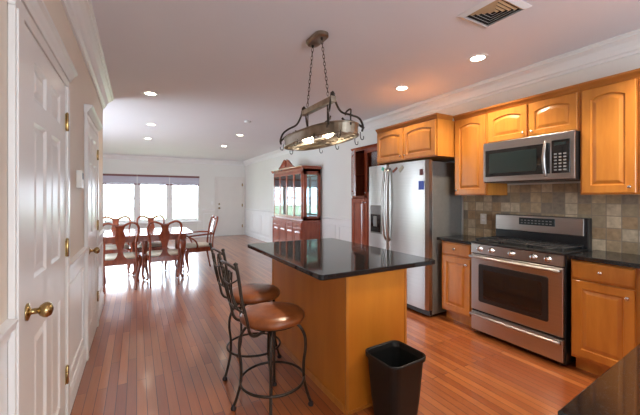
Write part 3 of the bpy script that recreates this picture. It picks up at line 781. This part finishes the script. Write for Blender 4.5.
rg = MB(); L = [ell(HX, HY, 1.79), ell(HX, HY, 1.862), ell(HX-.006, HY-.006, 1.862), ell(HX-.006, HY-.006, 1.79), ell(HX, HY, 1.79)]
rg.loft(L, False, False, smooth=False); rg.build('oval_band', 'nickel', pr_)
for z in (1.79, 1.862): MB().tube(ell(HX+.002, HY+.002, z), .006, 6, closed=True).build('band_rim', 'nickel', pr_)
g = MB()
for k in range(-8, 9):
    y = k*.050; hx = HX*(1-(abs(y)/HY)**2.5)**(1/2.5)-.004
    g.tube([(-hx, y, 1.80), (hx, y, 1.80)], .003, 5)
for x in (-.1, 0, .1):
    hy = HY*(1-(abs(x)/HX)**2.5)**(1/2.5)-.004; g.tube([(x, -hy, 1.796), (x, hy, 1.796)], .003, 5)
g.build('wire_grid', 'nickel', pr_)
for s_ in (-1, 1):
    for q in (-1, 1):
        pts = sm([(q*.01, s_*.235, 2.12), (q*.02, s_*.24, 2.06), (q*.05, s_*.27, 1.98), (q*.10, s_*.335, 1.945), (q*.128, s_*.385, 1.915), (q*.143, s_*.41, 1.86), (q*.143, s_*.40, 1.82)], 6)
        MB().tube(pts, .0068, 7, flat=1.3).build('scroll_arm', 'bronze', pr_)
        pts = sm([(q*.145, s_*.42, 1.84), (q*.12, s_*.38, 1.875), (q*.09, s_*.34, 1.90), (q*.06, s_*.30, 1.91), (q*.05, s_*.285, 1.93)], 6)
        MB().tube(pts, .006, 6, flat=1.4).build('scroll_tendril', 'bronze', pr_)
    pts = sm([(0, s_*.465, 1.84), (0, s_*.465, 1.90), (0, s_*.465, 1.945), (0, s_*.415, 1.94), (0, s_*.40, 1.92)], 6)
    MB().tube(pts, .006, 6).build('end_scroll', 'bronze', pr_)
    MB().lathe([(.010, 2.09), (.016, 2.10), (.012, 2.125), (.001, 2.135)], 10, (0, s_*.235, 0)).build('finial', 'bronze', pr_)
    # lamp cup with bulb
    MB().tube([(0, s_*.16, 2.05), (0, s_*.16, 1.92)], .005, 6).build('lamp_stem', 'bronze', pr_)
    lc = MB().lathe([(.012, 1.93), (.028, 1.915), (.034, 1.88), (.06, 1.855), (.062, 1.85)], 20, (0, s_*.16, 0), caps=False).build('lamp_cup', 'bronze', pr_)
    MB().lathe([(.001, 1.875), (.03, 1.87), (.048, 1.845), (.048, 1.83), (.035, 1.815), (.001, 1.81)], 20, (0, s_*.16, 0)).build('bulb', 'bulb', lc)
    light('rack_lamp', 'SPOT', (0, s_*.16, 1.80), (0, 0, 0), 16, (1, .84, .62), pr_, spot_size=radians(150), spot_blend=.7, shadow_soft_size=.05)
for (x, y) in ((-HX-.004, -.27), (-HX-.004, .0), (-HX-.004, .27), (HX+.004, -.27), (HX+.004, .0), (HX+.004, .27), (-.08, -HY), (.08, -HY), (.0, HY)):
    h = MB(); e = 1 if x > 0 else -1
    h.tube(sm([(x, y, 1.80), (x, y, 1.77), (x+e*.01, y, 1.75), (x+e*.026, y, 1.755), (x+e*.028, y, 1.775)], 4), .0035, 6); h.build('pot_hook', 'bronze', pr_)

# ---------------------------------------------------------------- dining set
tb = thing('dining_table', 'glossy mahogany dining table in front of the bright window', 'table', (.07, 6.35, 0))
def top_poly(hx, hy, r): return rrect(-hx, hx, -hy, hy, r, 8)
MB().prism(top_poly(.77, .59, .16), .738, .762, .006).build('table_top', 'mahog', tb)
ap = MB(); L0 = top_poly(.67, .52, .13); ap.loft([[(x, y, .655) for x, y in L0], [(x, y, .738) for x, y in L0]]); ap.build('apron', 'mahog', tb)
for x, y in ((-.70, -.43), (.59, -.43), (-.70, .43), (.59, .43), (.025, -.28), (-.11, .18)):
    e = (1 if x > 0 else -1)*.7; g_ = 1 if y > 0 else -1
    pts = sm([(x, y, .70), (x+e*.02, y+g_*.02, .62), (x+e*.03, y+g_*.03, .54), (x+e*.01, y+g_*.01, .36), (x-e*.01, y-g_*.01, .16), (x-e*.012, y-g_*.012, .07), (x+e*.02, y+g_*.02, .02)], 5)
    MB().tube(pts, [.045, .052, .042, .030, .020, .017, .028], 10).build('leg', 'mahog', tb)

def dining_chair(label, arms=False, name='dining_chair'):
    t = thing(name, label, 'chair', (0, 0, 0), 0, 'queen anne dining chairs around the table')
    def yb(z): return -.215-.10*max(0, (z-.45))/.53+.018*sin(pi*max(0, (z-.45))/.53)
    rail = [(-.205, .40), (-.2, .55), (-.196, .66), (-.212, .76), (-.230, .85), (-.226, .925), (-.195, .972), (-.14, .985), (-.085, .965), (-.04, .942), (0, .938)]
    full = rail+[(-x, z) for x, z in rail[-2::-1]]
    MB().tube(sm([(x, yb(z), z) for x, z in full], 5), .0165, 8).build('back_frame', 'mahog', t)
    for s_ in (-1, 1):
        MB().tube(sm([(s_*.205, -.212, .44), (s_*.203, -.22, .30), (s_*.198, -.25, .12), (s_*.195, -.275, 0.0)], 5), [.019, .017, .014, .013], 8).build('leg', 'mahog', t)
        MB().tube(sm([(s_*.225, .205, .43), (s_*.25, .235, .37), (s_*.25, .24, .28), (s_*.228, .215, .15), (s_*.215, .205, .06), (s_*.228, .225, .018)], 5), [.03, .036, .028, .018, .013, .02], 8).build('leg', 'mahog', t)
    half = [(.085, .452), (.058, .48), (.040, .52), (.034, .57), (.044, .64), (.060, .71), (.066, .77), (.060, .82), (.046, .86), (.050, .90), (.062, .940)]
    sp = MB(); pts = [(x, z) for x, z in sm([(a, b, 0) for a, b in half], 4) for x, z in [(x, z)]] if False else [(p[0], p[1]) for p in sm([(a, b, 0) for a, b in half], 4)]
    L = []
    for x, z in pts: L.append([(-x, yb(z)-.006, z), (x, yb(z)-.006, z), (x, yb(z)+.007, z), (-x, yb(z)+.007, z)])
    sp.loft(L); sp.build('splat', 'mahog', t)
    seat = [(-.20, -.225), (.20, -.225), (.235, .0), (.25, .20), (.20, .245), (0, .255), (-.20, .245), (-.25, .20), (-.235, .0)]
    MB().prism(seat, .372, .452, .004).build('seat_rail', 'mahog', t)
    s1 = [(x*.92, y*.90+.002) for x, y in seat]
    cu = MB().loft([[(x, y, .450) for x, y in s1], [(x*1.01, y*1.01, .468) for x, y in s1], [(x*.95, y*.95, .486) for x, y in s1], [(x*.7, y*.7, .493) for x, y in s1]], smooth=True); cu.build('seat_cushion', 'cream', t)
    if arms:
        for s_ in (-1, 1):
            MB().tube(sm([(s_*.205, yb(.68)+.0, .68), (s_*.26, -.12, .685), (s_*.285, .04, .675), (s_*.275, .16, .665), (s_*.285, .20, .655), (s_*.29, .17, .63), (s_*.275, .10, .58), (s_*.255, .06, .50), (s_*.245, .06, .43)], 5), .015, 8).build('arm', 'mahog', t)
    return t
c0 = dining_chair('mahogany dining chair with its back to the camera, nearest the left wall')
c0.location = (-.205, 5.74, 0)
def place(x, y, rz, label):
    c = copy_tree(c0); c.location = (x, y, 0); c.rotation_euler = (0, 0, rz); c['label'] = label; return c
place(.375, 5.75, 0, 'mahogany dining chair with its back to the camera, nearer the armchair')
place(-.34, 6.86, pi, 'dining chair on the window side of the table, behind the left near chair')
place(.24, 6.86, pi, 'dining chair on the window side of the table, facing the kitchen, second from the left')
a = dining_chair('mahogany armchair with cream seat at the right end of the table', True, 'dining_armchair')
a.location = (.99, 6.40, 0); a.rotation_euler = (0, 0, pi/2+radians(3))

# ---------------------------------------------------------------- china hutch
HXF, hy0, hy1 = 2.95, 5.98, 7.66
hc = thing('china_hutch', 'cherry china hutch with glass doors and pediment against the right wall', 'hutch', (HXF, hy1, 0), RZ)
w = hy1-hy0; D = XR-.035-HXF
MB().box(.01, w-.01, .0, D, .08, .84).box(.03, w-.03, .03, D, 0, .08).build('lower_body', 'cherry', hc)
MB().bbox(-.01, w+.01, -.022, D, .84, .872, .006).build('waist_top', 'cherry', hc)
cw = (w-.06)/4
for i in range(4):
    a_ = .03+i*cw+.008; b_ = .03+(i+1)*cw-.008
    d = MB().bbox(a_, b_, -.018, -.001, .71, .825, .006).build('drawer', 'cherry', hc)
    MB().lathe([(.006, 0), (.006, -.014), (.012, -.018), (.001, -.024)], 10, ((a_+b_)/2, -.018, .767), 'y').build('drawer_pull', 'brass', d)
    d = raised_door(a_, b_, .11, .70, -.018, .016, .05, .02).build('door', 'cherry', hc)
ub = MB(); z0, z1 = .872, 1.94
u0 = .03
ub.box(.01, .03, u0, D, z0, z1).box(.01, w-.01, u0, D, z1-.05, z1).box(.01, w-.01, u0, D, z0, z0+.03)
ub.box(.01, .06, u0, u0+.03, z0, z1).box(w-.06, w-.01, u0, u0+.03, z0, z1).box(w-.035, w-.01, u0+.03, u0+.075, z0, z1).box(w-.035, w-.01, D-.06, D, z0, z1).box(w-.035, w-.01, u0, D, z0, z0+.08).box(w-.035, w-.01, u0, D, z1-.12, z1)
ub.build('upper_frame', 'cherry', hc)
MB().box(.03, w-.035, D-.012, D-.002, z0+.03, z1-.05).build('mirror_back', 'mirror', hc)
MB().box(w-.026, w-.020, u0+.075, D-.06, z0+.08, z1-.12).build('side_glass', 'glass_cab', hc)
for z in (1.22, 1.56): MB().box(.035, w-.04, u0+.05, D-.015, z, z+.008).build('glass_shelf', 'glass_cab', hc)
for i in range(4):
    a_ = .06+i*(w-.12)/4+.003; b_ = .06+(i+1)*(w-.12)/4-.003
    g = MB(); g.bbox(a_, a_+.035, .008, .028, z0+.035, z1-.055, .003).bbox(b_-.035, b_, .008, .028, z0+.035, z1-.055, .003).bbox(a_+.035, b_-.035, .008, .028, z0+.035, z0+.08, .003).bbox(a_+.035, b_-.035, .008, .028, z1-.10, z1-.055, .003)
    g = g.build('glass_door', 'cherry', hc)
    MB().box(a_+.03, b_-.03, .016, .020, z0+.07, z1-.09).build('door_glass', 'glass_cab', g)
co = MB(); prof = [(.03, z1), (.005, z1), (-.01, z1+.02), (-.035, z1+.045), (-.04, z1+.06), (.03, z1+.06)]
co.extr(prof, 'x', -.03, w+.03); co.box(-.03, w+.03, .03, D, z1, z1+.06); co.build('cornice', 'cherry', hc)
pd = MB(); pz = z1+.06; cx = w*.5
P = []
for s_ in (-1, 1):
    out = [(cx+s_*.40, pz), (cx+s_*.40, pz+.02), (cx+s_*.30, pz+.06), (cx+s_*.20, pz+.12), (cx+s_*.10, pz+.185), (cx+s_*.05, pz+.195), (cx+s_*.035, pz+.16), (cx+s_*.055, pz+.12), (cx+s_*.08, pz+.07), (cx+s_*.02, pz+.04), (cx+s_*.02, pz)]
    pd.loft([[(x, -.005, z) for x, z in out], [(x, .03, z) for x, z in out]])
    pd.tube([(x, -.012, z+.004) for x, z in out[1:6]], .011, 6)
pd.lathe([(.02, pz), (.025, pz+.04), (.014, pz+.07), (.026, pz+.11), (.012, pz+.15), (.001, pz+.18)], 12, (cx, .012, 0))
pd.build('pediment', 'cherry', hc)

# ---------------------------------------------------------------- thermostat
th_ = thing('thermostat', 'small ivory thermostat on the left wall between the two doors', 'thermostat', (XL, 2.93, 1.485), pi/2)
MB().bbox(-.045, .045, -.035, -.0005, -.065, .065, .006).build('housing', 'plate', th_)
MB().bbox(-.03, .03, -.037, -.0345, .0, .045, .002).build('display', 'key', th_)
sw = thing('light_switch', 'white light switch plate on the far wall beside the entry door', 'switch', (2.26, YF-.0005, 1.15), 0)
MB().bbox(-.036, .036, -.007, 0, -.058, .058, .003).build('cover_plate', 'trim', sw)
MB().bbox(-.006, .006, -.016, -.006, -.012, .012, .002).build('toggle', 'trim', sw)
